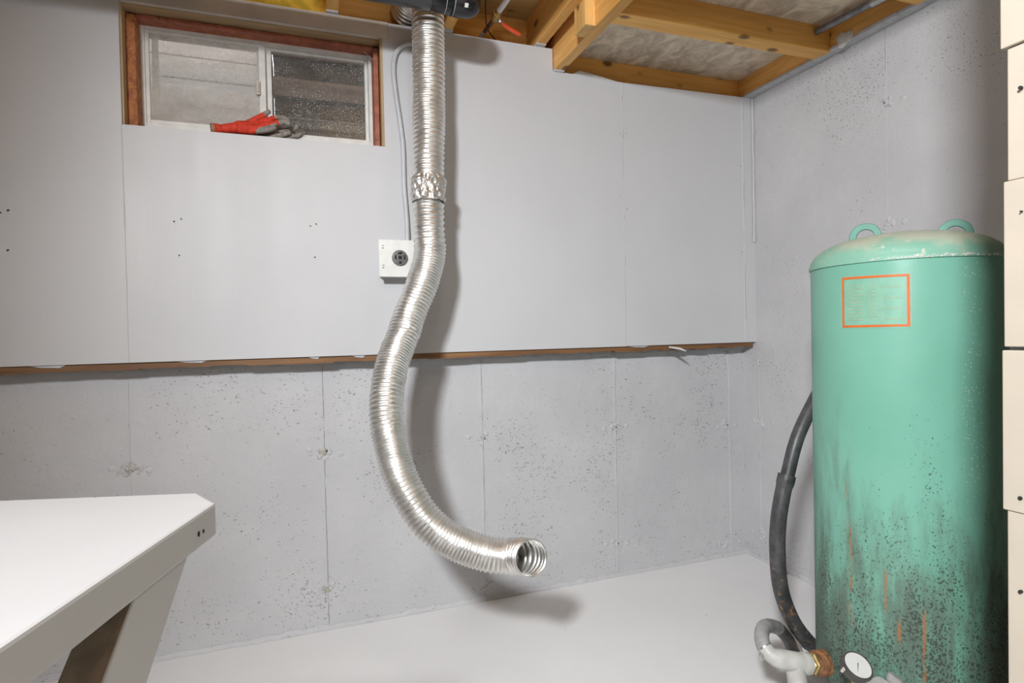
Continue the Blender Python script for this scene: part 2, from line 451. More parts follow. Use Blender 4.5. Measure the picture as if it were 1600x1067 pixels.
# joint beads of paint between boards
def bead(x, z0, z1, y, wd, ht, n=40, nm='joint_bead', par=None, mat='board', plane='y', gap=.1):
    vs = []; fs = []; cv = []; cf = []
    for i in range(n + 1):
        z = z0 + (z1 - z0) * i / n; j = mnoise.noise(V(x * 7, z * 9, 1)) * wd * .6
        q = wd * (.6 + .5 * abs(mnoise.noise(V(x * 3, z * 23, 5)))); h = ht * (.5 + .8 * abs(mnoise.noise(V(x * 5, z * 31, 9))))
        for dx, dy in ((-q, .001), (-q * .3, -h), (q * .3, -h), (q, .001)):
            vs.append((x + j + dx, y + dy, z) if plane == 'y' else (y + dy, x + j + dx, z))
    for i in range(n):
        for k in range(3): a = i * 4 + k; fs.append((a, a + 1, a + 5, a + 4))
        if mnoise.noise(V(x * 3, i * .23, 7)) > gap:      # dark strip beside bead: hairline gap at left, painted ridge shade at right
            k = len(cv); e0 = vs[i * 4 + 3]; e1 = vs[i * 4 + 7]; t = .0006 + .0009 * abs(mnoise.noise(V(x, i * .6, 2)))
            d = (1, 0) if plane == 'y' else (0, 1); off = -.0014
            for e, q in ((e0, -t), (e0, t), (e1, t), (e1, -t)):
                cv.append((e[0] + q * d[0] + off * d[1], e[1] + q * d[1] + off * d[0], e[2]))
            cf.append((k, k + 1, k + 2, k + 3))
    return MB().add(vs, fs, 0).add(cv, cf, 1).build(nm, [mat, 'crack_shade'], par, True)
bead(-.5285, ZB, 1.80, A, .0025, .0014, par=wb, gap=9)
bead(1.3155, 1.9, 2.16, A, .003, .003, 14, par=wb); bead(1.3155, 1.35, 1.75, A, .0022, .002, 18, par=wb)
bead(1.952, 1.55, 2.16, A, .004, .004, 26, par=wb); bead(1.952, 1.04, 1.5, A, .003, .002, 18, par=wb)
bead(2.012, 1.50, 2.17, A - .001, .007, .006, 26, par=wb)
# form joints and tie pockets in the concrete
for x, z1 in ((-.556, .98), (.068, .99), (.687, 1.0), (1.304, .99), (1.927, .99)):
    bead(x, .02, z1, D, .0042 if x > .5 else .0024, .0075 if x > .5 else .003, 60, 'form_joint', wb, 'concrete', 'y', {-.556: .12, .068: -.30}.get(x, .05))
bead(1.547, 1.3, 2.17, W, .003, .002, 40, 'form_joint', wr, 'concrete', 'x')
bead(2.20, .1, .95, W, .004, .003, 40, 'form_joint', wr, 'concrete', 'x')
def mound(m, x, y, z, r, h, plane='y', seg=9, mi=0):
    ring = []; mid = []
    for k in range(seg):
        a = 2 * math.pi * k / seg; q = r * random.uniform(.75, 1.25)
        ring.append((q * math.cos(a), 0, q * math.sin(a))); mid.append((q * .55 * math.cos(a), -h * random.uniform(.6, 1.1), q * .55 * math.sin(a)))
    P = ring + mid + [(0, -h * .7, 0)]
    if plane == 'y': P = [(x + a, y + b + .0005, z + c) for a, b, c in P]
    elif plane == 'x': P = [(x + b + .0005, y + a, z + c) for a, b, c in P]
    else: P = [(x + a, y + c, z - b - .0005) for a, b, c in P]
    m.add(P, [(k, (k + 1) % seg, seg + (k + 1) % seg, seg + k) for k in range(seg)] + [(seg + k, seg + (k + 1) % seg, 2 * seg) for k in range(seg)], mi)
def tie(x, z, kind, par=wb, plane='y', at=D):
    m = MB()
    args = lambda dx, dz: (x + dx, at, z + dz) if plane == 'y' else (at, x + dx, z + dz)
    for i in range(7):
        a = random.uniform(0, 6.28); q = random.uniform(.010, .026)
        mound(m, *args(q * math.cos(a), q * math.sin(a)), random.uniform(.006, .013), random.uniform(.003, .008), plane)
    for dx in (-.058, .058): mound(m, *args(dx + random.uniform(-.01, .01), random.uniform(-.012, .012)), .012, .0040, plane, 12)
    if kind == 2: mound(m, *args(0, 0), .020, .003, plane, 10, 1); mound(m, *args(.012, .003), .006, .0035, plane, 7, 2)
    elif kind == 1: mound(m, *args(.006, .001), .005, .0050, plane, 7, 3)
    else: mound(m, *args(.0, .0), .010, .005, plane, 8, 0)
    m.build('tie_hole', ['concrete', 'chip', 'dark', 'crack_shade'], par, True)
for i, x in enumerate((-.560, .0655, .690, 1.3035, 1.912)):
    tie(x, .667 if i < 4 else .632, 2 if i < 2 else 1); tie(x, (.107, .152, .06, .145, .057)[i], 2 if i == 1 else 1)
m = MB()                                # chipped patch left of centre
for i in range(16):
    mound(m, -.555 + random.uniform(-.045, .055), D, .662 + random.uniform(-.018, .014), random.uniform(.005, .012), random.uniform(.003, .007), 'y', 7, 1 if random.random() < .25 else 0)
m.build('spalled_patch', ['concrete', 'chip'], wb, True)
tie(1.549, 1.905, 1, wr, 'x', W)
tie(1.547, 1.46, 0, wr, 'x', W)
for yy, zz in ((2.187, .653), (2.195, .121)): tie(yy, zz, 0, wr, 'x', W)
m = MB()
for i in range(46):                     # loose paint lumps on the cast faces
    mound(m, random.uniform(-.3, 1.9), D, random.uniform(.03, .9) ** 1.3, random.uniform(.003, .008), random.uniform(.0015, .004), 'y', 7)
for i in range(22):
    mound(m, W, random.uniform(.8, 2.2), random.uniform(.5, 2.1), random.uniform(.003, .007), random.uniform(.0015, .003), 'x', 7)
m.build('paint_lump', 'concrete', wb, True)['kind'] = 'stuff'
# rough mortar bead where wall and floor meet
def cove(p0, p1, nrm, n=220):
    p0 = Vector(p0); p1 = Vector(p1); nrm = Vector(nrm); vs = []; fs = []
    for i in range(n + 1):
        p = p0.lerp(p1, i / n); s = (p - p0).length
        h = .013 + .013 * abs(mnoise.noise(V(s * 11, 2, 0))) + .008 * abs(mnoise.noise(V(s * 40, 8, 0)))
        d = .007 + .008 * abs(mnoise.noise(V(s * 17, 5, 0)))
        vs += [p + V(0, 0, h) + nrm * .0008, p + V(0, 0, h * .55) + nrm * d * .75, p + nrm * d + V(0, 0, .0006)]
    for i in range(n):
        for k in range(2): a = i * 3 + k; fs.append((a, a + 1, a + 4, a + 3))
    return MB().add(vs, fs)
cove((-1.2, D, 0), (W, D, 0), (0, -1, 0), 420).build('mortar_bead', 'concrete', wb, True)
cove((W, .8, 0), (W, D, 0), (-1, 0, 0)).build('mortar_bead', 'concrete', wr, True)
# screw holes left in the boards
for x, z in ((-.8545, 1.498), (-.8337, 1.507), (-.8387, 1.386), (-.388, 1.493), (-.367, 1.5025), (-.376, 1.381), (.0393, 1.4955), (.0589, 1.503), (.0515, 1.3845),
             (1.302, 1.94), (1.333, 1.945), (1.30, 1.67), (1.33, 1.62), (1.94, 1.85), (1.94, 1.45)):
    m = MB(); mound(m, x, A, z, .0038 if x < 1 else .0025, .0012, 'y', 8, 1); mound(m, x + .001, A, z - .004, .0055, .0010, 'y', 9, 0)
    m.build('screw_hole', ['board', 'dark'], wb, True)

# ------------------------------------------------------------------ ceiling framing
ZJ, ZS, ZL = 2.262, 2.405, 2.265
m = MB(); m.box(XL - .1, 1.0, YB - .1, 2.34, ZS, ZS + .02); m.box(1.0, W + .2, YB - .1, 2.34, ZS, ZS + .02)
ceil = struct(m.build('ceiling', 'subfloor_tan'))
for x0 in (-2.33, -1.925, -1.52, -1.115, -.71, -.303, .112, .533, .919):
    y1 = D - .003
    box('joist', x0, x0 + .041, YB, y1, ZJ, ZS, 'joist_y', ceil, .002)
box('rim_board', XL, W + .2, D - .002, 2.338, 2.26, ZS, 'joist_x', ceil)
box('joist', 1.0, 1.042, YB, D - .004, 2.170, ZS, 'joist_y', ceil, .002)
box('blocking', .9595, .9995, 1.843, 1.930, 2.170, ZS - .002, 'joist_z', ceil, .002)
# lower landing bay to the right
box('landing_sheet', 1.042, W - .0005, 1.80, 2.292, ZL, ZL + .018, 'subfloor', ceil)
box('landing_sheet', 1.042, W - .0005, -.6, 1.798, ZL, ZL + .018, 'subfloor', ceil)
for y0 in (1.745, 1.7835):
    box('cross_beam', 1.0425, W - .042, y0, y0 + .037, 2.170 + (.004 if y0 > 1.77 else 0), ZL, 'joist_x', ceil, .0025)
for y0 in (1.362, 1.008, .62):
    box('cross_beam', 1.0425, W - .042, y0, y0 + .040, 2.170, ZL, 'joist_x', ceil, .0025)
box('rim_board', 1.0425, W, 2.255, 2.292, 2.160, ZL, 'joist_x', ceil, .001)
box('rim_board', W - .041, W - .001, -.6, 2.254, 2.1835, ZL, 'joist_y', ceil, .001)
# painted-over lip and foam drips along the sill
m = MB(); y = .3
while y < 2.25:
    L = random.uniform(.05, .12); q = random.uniform(.0, .004)
    m.box(W - .043 - q, W - .0005, y, min(y + L, 2.254), 2.174 - q * .5, 2.1835 + q); y += L
m.build('sill_lip', 'lip', ceil, False, .002)
m = MB(); mound(m, W - .043, 1.69, 2.196, .030, .006, 'x', 12); mound(m, W - .043, 1.66, 2.193, .022, .005, 'x', 10)
mound(m, W - .043, 1.775, 2.184, .012, .005, 'x', 10); m.build('foam_drip', 'foamtape', ceil, True)
m = MB(); m.prism([(1.08, A + .001, 2.164), (1.30, A + .001, 2.160), (1.22, A + .001, 2.172), (1.12, A + .001, 2.185)], (0, .01, 0))
m.build('torn_paper', 'foamtape', ceil)
m = MB(); m.box(.999, 1.043, A - .012, A + .02, 2.164, 2.178); m.build('painted_end', 'lip', ceil, False, .002)
m = MB()
for x in (.112, .533, .919): m.box(x - .001, x + .042, A - .02, A + .015, ZJ - .004, ZJ + .004)
m.build('painted_end', 'lip', ceil, False, .002)

# ------------------------------------------------------------------ window
wx0, wx1, wz0, wz1 = -.525, .305, 1.80, 2.198
win = struct(MB().box(wx0 - .075, wx0 + .002, A + .013, D + .05, wz0 - .02, wz1 + .027).box(wx1 - .002, wx1 + .075, A + .013, D + .05, wz0 - .02, wz1 + .027).build('window_1', 'old_wood'))
box('head_board', wx0 + .002, wx1 - .002, A + .013, D + .02, wz1 - .002, wz1 + .027, 'old_wood_x', win)
box('sill_board', wx0 + .002, wx1 - .002, A + .004, D + .12, wz0 - .024, wz0 - .001, 'old_wood_x', win)
box('jamb_edge', wx1 - .006, wx1 + .003, A - .002, A + .03, wz0, wz1 - .002, 'old_wood', win)
# rusty steel buck
for a, b, nm in ((wx0 + .002, wx0 + .030, 'rust_frame'), (wx1 - .024, wx1 - .006, 'red_frame')):
    box('steel_jamb', a, b, 2.262, 2.42, wz0, wz1 - .012, nm, win, .002)
box('steel_head', wx0 + .030, wx1 - .024, 2.272, 2.42, wz1 - .016, wz1 - .004, 'red_frame', win, .002)
box('steel_sill', wx0 + .030, wx1 - .024, 2.335, 2.42, wz0, wz0 + .030, 'red_frame', win, .002)
# white slider: outer frame, two sashes, panes
fx0, fx1, fz0, fz1, fy = -.495, .281, 1.829, 2.185, 2.325
def rect(name, x0, x1, z0, z1, y0, y1, wd, mat, par, wds=None):
    l, r, b, t = wds or (wd,) * 4
    m = MB(); m.box(x0, x0 + l, y0, y1, z0, z1).box(x1 - r, x1, y0, y1, z0, z1).box(x0 + l, x1 - r, y0, y1, z0, z0 + b).box(x0 + l, x1 - r, y0, y1, z1 - t, z1)
    return m.build(name, mat, par, False, .0012)
rect('window_frame', fx0, fx1, fz0, fz1, fy, fy + .05, .014, 'window_white', win, (.012, .012, .022, .012))
s1 = rect('window_sash', fx0 + .0125, -.100, fz0 + .0225, fz1 - .0125, fy + .004, fy + .020, .012, 'window_white', win, (.012, .022, .012, .010))
s2 = rect('window_sash', -.130, fx1 - .0125, fz0 + .0225, fz1 - .0125, fy + .024, fy + .044, .012, 'window_white', win, (.050, .012, .012, .010))
box('window_pane', fx0 + .024, -.121, fy + .010, fy + .014, fz0 + .034, fz1 - .022, 'glass_hazy', s1)
box('window_pane', -.081, fx1 - .0240, fy + .032, fy + .036, fz0 + .034, fz1 - .022, 'glass_specks', s2)
m = MB(); m.box(-.132, -.119, fy - .008, fy + .004, 1.985, 2.035); m.box(-.1285, -.1225, fy - .014, fy - .006, 1.992, 2.028)
m.build('latch', 'latch', win, False, .002)
m = MB(); m.tube([(.245, 2.30, wz1 - .012), (.262, 2.29, wz1 - .028), (.282, 2.28, wz1 - .05)], .0012, 6); m.build('cobweb_strand', 'foamtape', win)
m = MB(); m.box(-.473, -.456, 2.385, 2.41, fz0 + .01, fz1 - .004); m.build('storm_stile', 'window_white', win, False, .002)
# window well outside: old boards, left half open to daylight from above
well = struct(MB().box(-1.0, .9, 2.53, 3.6, 1.35, 1.40).build('window_well', 'soil'))
zz = 1.40
k = 0
while zz < 2.5:
    h = random.uniform(.085, .105)
    box('well_plank', -1.0, -.128, 2.66 + random.uniform(-.004, .006), 2.69, zz, zz + h - .005, 'well_board', well, .002); zz += h; k += 1
box('well_plank', -.127, -.102, 2.535, 3.28, 1.40, 2.5, 'well_brown', well, .002)  # divider added to keep daylight out of the right half
zz = 1.40
while zz < 2.5:
    h = .14; box('well_plank', -.10, .9, 3.25 + random.uniform(-.01, .01), 3.28, zz, zz + h - .006, 'well_dark', well); zz += h
box('well_plank', -.10, .9, 3.05, 3.09, 2.27, 2.36, 'well_brown', well)
box('well_plank', -.10, .9, 2.95, 3.0, 2.09, 2.125, 'well_dark', well)
box('well_plank', .36, .39, 2.95, 2.99, 1.4, 2.3, 'well_brown', well)
box('well_plank', -.10, .93, 2.52, 3.3, 2.5, 2.53, 'well_dark', well)  # roof added to block daylight over the right half
box('well_plank', -1.03, -1.0, 2.53, 3.3, 1.4, 2.5, 'well_dark', well); box('well_plank', .9, .93, 2.53, 3.3, 1.4, 2.5, 'well_dark', well)

# ------------------------------------------------------------------ flexible duct
dk = [(.405, 2.262, 2.326), (.420, 2.18, 2.342), (.436, 2.09, 2.325), (.444, 2.040, 2.275), (.444, 2.030, 2.200), (.442, 2.030, 2.044), (.440, 2.030, 1.933), (.435, 2.020, 1.818), (.430, 2.020, 1.707), (.425, 2.010, 1.593),
      (.422, 2.000, 1.459), (.419, 1.985, 1.369), (.386, 1.965, 1.268), (.341, 1.945, 1.171), (.304, 1.910, 1.087), (.259, 1.860, .987), (.236, 1.800, .875), (.242, 1.750, .766),
      (.269, 1.700, .661), (.326, 1.660, .563), (.398, 1.625, .504), (.482, 1.600, .469), (.540, 1.578, .461), (.563, 1.553, .466), (.575, 1.522, .472), (.580, 1.497, .477)]
NR = 1500
P, LEN = spline(dk, NR)
idx0 = min(range(NR), key=lambda i: abs(P[i].z - 1.643) + (9 if i < 150 else 0)); idx1 = min(range(NR), key=lambda i: abs(P[i].z - 1.556) + (9 if i < 150 else 0))
def duct_part(i0, i1, par, name, pitch_fn, wall=True, mat='foil', r0=.0550, amp=.0028, step=1):
    vs = []; seg = 44; ph = 0.; u = None; rows = 0; s = 0.
    idx = list(range(i0, i1, step))
    for q, i in enumerate(idx):
        T = (P[min(i + 1, NR - 1)] - P[max(i - 1, 0)]).normalized()
        if u is None: u = T.orthogonal().normalized()
        u = (u - T * u.dot(T)).normalized(); w_ = T.cross(u); f = i / NR
        ds = LEN * step / NR; ph += ds / pitch_fn(f); s += ds
        fr = ph - math.floor(ph)
        ridge = 1 - abs(2 * fr - 1); ridge = ridge ** 2.2
        jit = mnoise.noise(V(math.floor(ph) * 3.7, 1, 2))
        tilt = (T + u * jit * .10 + w_ * mnoise.noise(V(math.floor(ph) * 2.1, 7, 2)) * .10).normalized()
        rr = r0 + (ridge - .5) * 2 * amp * (1 + .3 * jit)
        if f > .3: rr -= .0060 * min(1, (f - .3) / .45)
        for k in range(seg):
            a = 2 * math.pi * k / seg; dv = u * math.cos(a) + w_ * math.sin(a)
            nz = mnoise.noise(V(dv.x * 1.6, dv.y * 1.6 + f * 30, dv.z * 1.6)) * .0022
            dent = 0
            for fc, dvv, am, wd in DENTS:
                dd = (f - fc) / wd
                if abs(dd) < 2.2: dent += am * math.exp(-dd * dd) * max(0, dv.dot(dvv)) ** 3 * (.6 + .6 * mnoise.noise(V(f * 260, k * .6, 3)))
            p = P[i] + dv * (rr + nz + dent)
            p = p + T * (jit * .0022 * math.sin(a + jit * 9))
            vs.append(p)
        rows += 1
    fs = [(i * seg + k, i * seg + (k + 1) % seg, (i + 1) * seg + (k + 1) % seg, (i + 1) * seg + k) for i in range(rows - 1) for k in range(seg)]
    o = MB().add(vs, fs).build(name, mat, par, True)
    o.data.attributes.remove(o.data.attributes['sharp_edge']) if 'sharp_edge' in o.data.attributes else None
    if wall:
        so = o.modifiers.new('wall', 'SOLIDIFY'); so.thickness = .0008; so.offset = -1
    return o
idxd = min(range(NR), key=lambda i: (P[i] - V(.327, 1.92, 1.107)).length); idxe = min(range(NR), key=lambda i: (P[i] - V(.236, 1.79, .847)).length)
DENTS = [(idxd / NR, V(.5, -.85, .1).normalized(), .010, .012), (idxd / NR + .01, V(-.8, -.5, 0).normalized(), -.006, .010), (idxe / NR, V(.2, -.95, 0).normalized(), -.007, .012)]
duct = thing('dryer_duct', (.45, 2.11, 2.25), 'ribbed silver flexible duct hanging down the back wall and curling to an open end', 'duct')
duct_part(0, idx0 + 12, duct, 'duct_hose', lambda f: .0165 + .002 * math.sin(f * 60))
duct_part(idx1 - 12, NR, duct, 'duct_hose', lambda f: .0205 if f < .46 else .0118 + .0026 * math.sin(f * 47))
# taped splice: crumpled foil wound round the joint
vs = []; seg = 72; rows = 34; u = None
for q in range(rows):
    i = int(idx0 + (idx1 - idx0) * q / (rows - 1)); T = (P[i + 1] - P[i - 1]).normalized()
    if u is None: u = V(1, 0, 0)
    u = (u - T * u.dot(T)).normalized(); w_ = T.cross(u)
    for k in range(seg):
        a = 2 * math.pi * k / seg; dv = u * math.cos(a) + w_ * math.sin(a)
        c = V(dv.x * 2.6, dv.y * 2.6, q * .11)
        cr = abs(mnoise.noise(c * .55)) * .010 + abs(mnoise.noise(c * 1.7)) * .004
        edge = min(1, q / 3, (rows - 1 - q) / 3)
        vs.append(P[i] + dv * (.0550 + .0012 * edge + cr * edge) + T * mnoise.noise(V(k * .3, 0, 4)) * .004)
fs = [(i * seg + k, i * seg + (k + 1) % seg, (i + 1) * seg + (k + 1) % seg, (i + 1) * seg + k) for i in range(rows - 1) for k in range(seg)]
MB().add(vs, fs).build('foil_tape', 'tape', duct, False)

# ------------------------------------------------------------------ black drain pipe in front of the duct top
dp = thing('drain_pipe', (.0, 1.900, 2.20), 'black plastic pipe under the joists crossing in front of the duct top', 'pipe')
py, pz = 1.900, 2.2040
m = MB(); m.lathe((-1.9, py, pz), (1, 0, 0), [(0, .042), (2.37, .042)], 40); m.build('pipe_run', 'black_pipe', dp, True)
m = MB(); m.lathe((.425, py, pz), (1, 0, 0), [(0, .0425), (.001, .0455), (.065, .0455), (.068, .044), (.069, .0480), (.105, .0480), (.128, .047), (.150, .040), (.164, .026), (.168, .010)], 40)
m.build('end_cap', 'black_cap', dp, True)
for x, r in ((.470, .0457), (.497, .0482)):
    m = MB(); m.lathe((x, py, pz), (1, .03, .02), [(0, r), (.0011, r)], 40, caps=False); m.build('cement_line', 'white_plastic', dp, True)
m = MB(); RR = .0483
m.prism([(.530, py - RR * math.cos(math.radians(t)), pz - RR * math.sin(math.radians(t))) for t in (30, 45)] + [(.542, py - RR * math.cos(math.radians(t)), pz - RR * math.sin(math.radians(t))) for t in (45, 30)], (0, -.0008, -.0006))
m.build('sticker', 'white_plastic', dp)

# ------------------------------------------------------------------ water line with ball valve
vp = thing('water_pipe', (.72, 2.11, 2.30), 'thin white and copper water pipe with a red lever valve under the ceiling', 'pipe')
m = MB(); m.tube([(.728, 1.2, 2.30), (.728, 2.0, 2.30), (.724, 2.075, 2.30)], .0105, 14); m.build('plastic_pipe', 'white_plastic', vp, True)
m = MB(); m.lathe((.724, 2.075, 2.30), (-.01, 1, 0), [(0, .0125), (.012, .0125), (.013, .010), (.018, .010), (.020, .0165), (.036, .018), (.052, .0165), (.054, .012), (.066, .012)], 20)
m.tube([(.723, 2.11, 2.30), (.735, 2.112, 2.283)], .007, 10); m.build('valve_body', 'brass', vp, True)
m = MB(); m.tube([(.733, 2.112, 2.286), (.739, 2.113, 2.277)], .0075, 6)
m.prism([(.728, 2.104, 2.281), (.752, 2.112, 2.279), (.750, 2.126, 2.279), (.728, 2.120, 2.281)], (.0, 0, .0025)); m.build('lever_stem', 'steel', vp)
hp, _ = spline([(.748, 2.119, 2.281), (.770, 2.128, 2.273), (.800, 2.140, 2.268), (.838, 2.158, 2.266)], 14)
m = MB(); m.tube(hp, [.0055, .0075, .008, .008, .008, .008, .008, .008, .008, .008, .008, .0078, .007, .004], 10); m.build('lever_handle', 'red_vinyl', vp, True)
m = MB(); m.tube([(.7235, 2.14, 2.30), (.716, 2.245, 2.30)], .0085, 12); m.build('copper_pipe', 'copper', vp, True)
m = MB(); m.tube([(.7165, 2.238, 2.30), (.714, 2.2985, 2.30)], .0100, 12); m.build('pipe_sleeve', 'white_plastic', vp, True)
wp, _ = spline([(.66, 2.03, 2.36), (.70, 2.17, 2.345), (.735, 2.25, 2.315), (.80, 2.287, 2.283), (.86, 2.292, 2.264)], 24)
tag(MB().tube(wp, .0022, 6).build('bell_wire', 'dark', None, True), 'thin dark wire sagging beside the copper pipe at the rim board', 'wire')

sp = thing('steel_conduit', (1.92, 1.55, 2.24), 'grey steel conduit under the landing beside the right wall', 'pipe')
m = MB(); m.tube([(1.905, 1.7445, 2.238), (1.934, 1.525, 2.240)], .0125, 16); m.build('conduit_run', 'galv', sp, True)
m = MB(); m.tube([(1.933, 1.53, 2.240), (1.940, 1.47, 2.240)], .0175, 16); m.build('coupling', 'steel', sp, True)
m = MB(); m.tube([(1.939, 1.475, 2.240), (1.952, 1.403, 2.240)], .0125, 16); m.build('conduit_run', 'galv', sp, True)

# ------------------------------------------------------------------ insulation between joists
vs = []; n1, n2 = 30, 10; fs = []
for i in range(n1 + 1):
    x = -.26 + .37 * i / n1
    for j in range(n2 + 1):
        z = 2.268 + .134 * j / n2
        b = math.sin(math.pi * j / n2) ** .5 * (.045 + .02 * mnoise.noise(V(x * 9, z * 14, 3))) * min(1, min(i, n1 - i) / 3)
        vs.append((x, 2.285 - b - .012 * abs(mnoise.noise(V(x * 22, z * 18, 1))), z))
for i in range(n1):
    for j in range(n2): a = i * (n2 + 1) + j; fs.append((a, a + 1, a + n2 + 2, a + n2 + 1))
o = MB().add(vs, fs).build('insulation_batt', 'yellow', None, True); so = o.modifiers.new('t', 'SOLIDIFY'); so.thickness = .02
tag(o, 'yellow fibreglass batt stuffed between joists above the window', 'insulation')

# ------------------------------------------------------------------ dryer outlet and cable
po = thing('power_outlet', (.345, A, 1.38), 'white square surface outlet with round black socket beside the duct', 'outlet')
ox0, ox1, oz0, oz1 = .268, .413, 1.311, 1.446
box('outlet_box', ox0 + .008, ox1 - .006, A - .060, A, oz0 + .004, oz1 - .004, 'outlet_white', po, .003)
MB().box(ox0, ox1, A - .066, A - .0602, oz0, oz1).build('cover_plate', 'outlet_white', po, False, .006)
m = MB(); m.lathe((.3425, A - .066, 1.380), (0, -1, 0), [(0, .0290), (.006, .0285), (.007, .026)], 14); sk = m.build('socket', 'socket', po, True)
for dx, dz, ww, hh in ((-.016, .002, .0028, .008), (.016, .002, .0028, .008), (0, .016, .007, .0028), (0, -.017, .0042, .0042), (0, .001, .006, .0055), (.004, .019, .0025, .003)):
    MB().box(.3425 + dx - ww, .3425 + dx + ww, A - .0745, A - .0725, 1.380 + dz - hh, 1.380 + dz + hh).build('slot', 'dark', sk)
for x in (.2825, .3985):
    for z in (1.421, 1.351):
        m = MB(); m.lathe((x, A - .0655, z), (0, -1, 0), [(0, .0045), (.0022, .0042), (.003, .003)], 12); m.box(x - .0032, x + .0032, A - .0692, A - .0684, z + .0015, z + .0030, 1); m.box(x - .003, x + .003, A - .0662, A - .0658, z - .0085, z - .006, 1)
        m.build('cover_screw', ['outlet_white', 'dark'], po, False)
m = MB(); m.lathe((.380, A - .018, oz1 - .004), (0, 0, 1), [(0, .012), (.007, .011)], 14); m.build('cable_clamp', 'steel', po, True)
cp, _ = spline([(.47, 2.196, 2.20), (.430, 2.194, 2.193), (.385, 2.194, 2.178), (.356, 2.195, 2.145), (.345, 2.196, 2.085), (.352, 2.196, 1.99), (.364, 2.197, 1.90), (.3735, 2.197, 1.80), (.374, 2.197, 1.66), (.379, 2.196, 1.57), (.381, 2.193, 1.50), (.380, 2.189, 1.449)], 70)
tag(MB().tube(cp, .0088, 12).build('supply_cable', 'cable', None, True), 'grey painted cable curving from behind the duct down to the outlet', 'cable')

# ------------------------------------------------------------------ wood splinter poking out of the plate
m = MB(); m.tube([(1.535, 2.235, 1.022), (1.552, 2.16, 1.014), (1.560, 2.125, 1.004)], [.004, .0055, .002], 5)
tag(m.build('wood_splinter', 'foamtape', None), 'pale splinter sticking out from the ragged board edge', 'splinter')

# ------------------------------------------------------------------ work gloves on the sill
def glove(label, base, chunks, cuff, greys):
    t = thing('work_glove', base, label, 'glove', 'pair of work gloves on the sill')
    m = MB()
    for pts, rad in chunks:
        p, _ = spline(pts, 14); n = len(p)
        rr = [rad[0] + (rad[1] - rad[0]) * i / (n - 1) for i in range(n)] if isinstance(rad, tuple) else [rad] * n
        m.tube(p, rr, 12)
        for c, r in ((p[0], rr[0]), (p[-1], rr[-1])):
            m.tube2([(c + V(0, 0, r * math.sin(a)), r * math.cos(a)) for a in (-1.5, -1, -.5, 0, .5, 1, 1.5)], V(0, 0, 1), 10)
    o = m.build('glove_body', ['glove_red', 'glove_grey'], t, True)
    rm = o.modifiers.new('fuse', 'REMESH'); rm.mode = 'VOXEL'; rm.voxel_size = .0022; rm.use_smooth_shade = True
    sm = o.modifiers.new('soft', 'SMOOTH'); sm.iterations = 4
    dg = bpy.context.evaluated_depsgraph_get(); me = bpy.data.meshes.new_from_object(o.evaluated_get(dg))
    o.modifiers.clear(); old = o.data; o.data = me
    me.materials.clear(); me.materials.append(MAT['glove_red']); me.materials.append(MAT['glove_grey'])
    b = Vector(base)
    for pl in me.polygons:
        c = pl.center + b; g = 0
        for a, d, r in greys:
            a = Vector(a); d = Vector(d); s = max(0, min(1, (c - a).dot(d - a) / (d - a).length_squared))
            if (c - a.lerp(d, s)).length < r + .002 * mnoise.noise(c * 160): g = 1
        pl.material_index = g; pl.use_smooth = True
    m = MB(); c0, c1, r = cuff
    c0 = Vector(c0); c1 = Vector(c1); ax = (c1 - c0).normalized()
    m.tube2([(c0 + ax * .006, r * .80), (c0, r * .86), (c0 - ax * .001, r * .95), (c0 + ax * .001, r * 1.03), (c0 + ax * .007, r * 1.03), (c0 + ax * .009, r * .97)], ax, 18, caps=False)
    m.tube2([(c0 + ax * .009, r * .97), (c0 + ax * .022, r * .92), (c0 + ax * .034, r * .80)], ax, 18, 2, caps=False)
    m.tube2([(c0 + ax * .005, r * .82), (c0 + ax * .007, r * .3)], ax, 18, 1)
    m.build('cuff', ['glove_cuff', 'dark', 'glove_red'], t, True)
    return t
glove('red knit glove with grey fingertips lying on top of the pair on the window sill', (-.15, 2.24, 1.80),
      [([(-.252, 2.236, 1.8200), (-.22, 2.236, 1.825), (-.18, 2.236, 1.832)], (.0145, .0205)), ([(-.185, 2.238, 1.834), (-.145, 2.240, 1.840), (-.105, 2.240, 1.845)], (.022, .0165)), ([(-.18, 2.230, 1.826), (-.14, 2.228, 1.828), (-.11, 2.230, 1.836)], (.019, .014)),
       ([(-.166, 2.240, 1.846), (-.127, 2.238, 1.870), (-.089, 2.236, 1.896)], (.0125, .0085)),
       ([(-.117, 2.242, 1.853), (-.072, 2.240, 1.878), (-.045, 2.240, 1.882), (-.026, 2.240, 1.872)], (.0105, .0085)),
       ([(-.112, 2.232, 1.842), (-.064, 2.228, 1.857), (-.039, 2.228, 1.863), (-.024, 2.230, 1.857)], (.0115, .0095)),
       ([(-.15, 2.226, 1.820), (-.100, 2.221, 1.826), (-.072, 2.221, 1.836)], (.0125, .0090))],
      ((-.272, 2.229, 1.8185), (-.240, 2.236, 1.822), .0178),
      [((-.098, 2.236, 1.890), (-.085, 2.236, 1.899), .0125), ((-.165, 2.23, 1.864), (-.125, 2.22, 1.886), .0085), ((-.062, 2.240, 1.884), (-.022, 2.24, 1.872), .0130), ((-.046, 2.226, 1.862), (-.02, 2.23, 1.855), .0135), ((-.118, 2.221, 1.818), (-.066, 2.219, 1.838), .0145)])
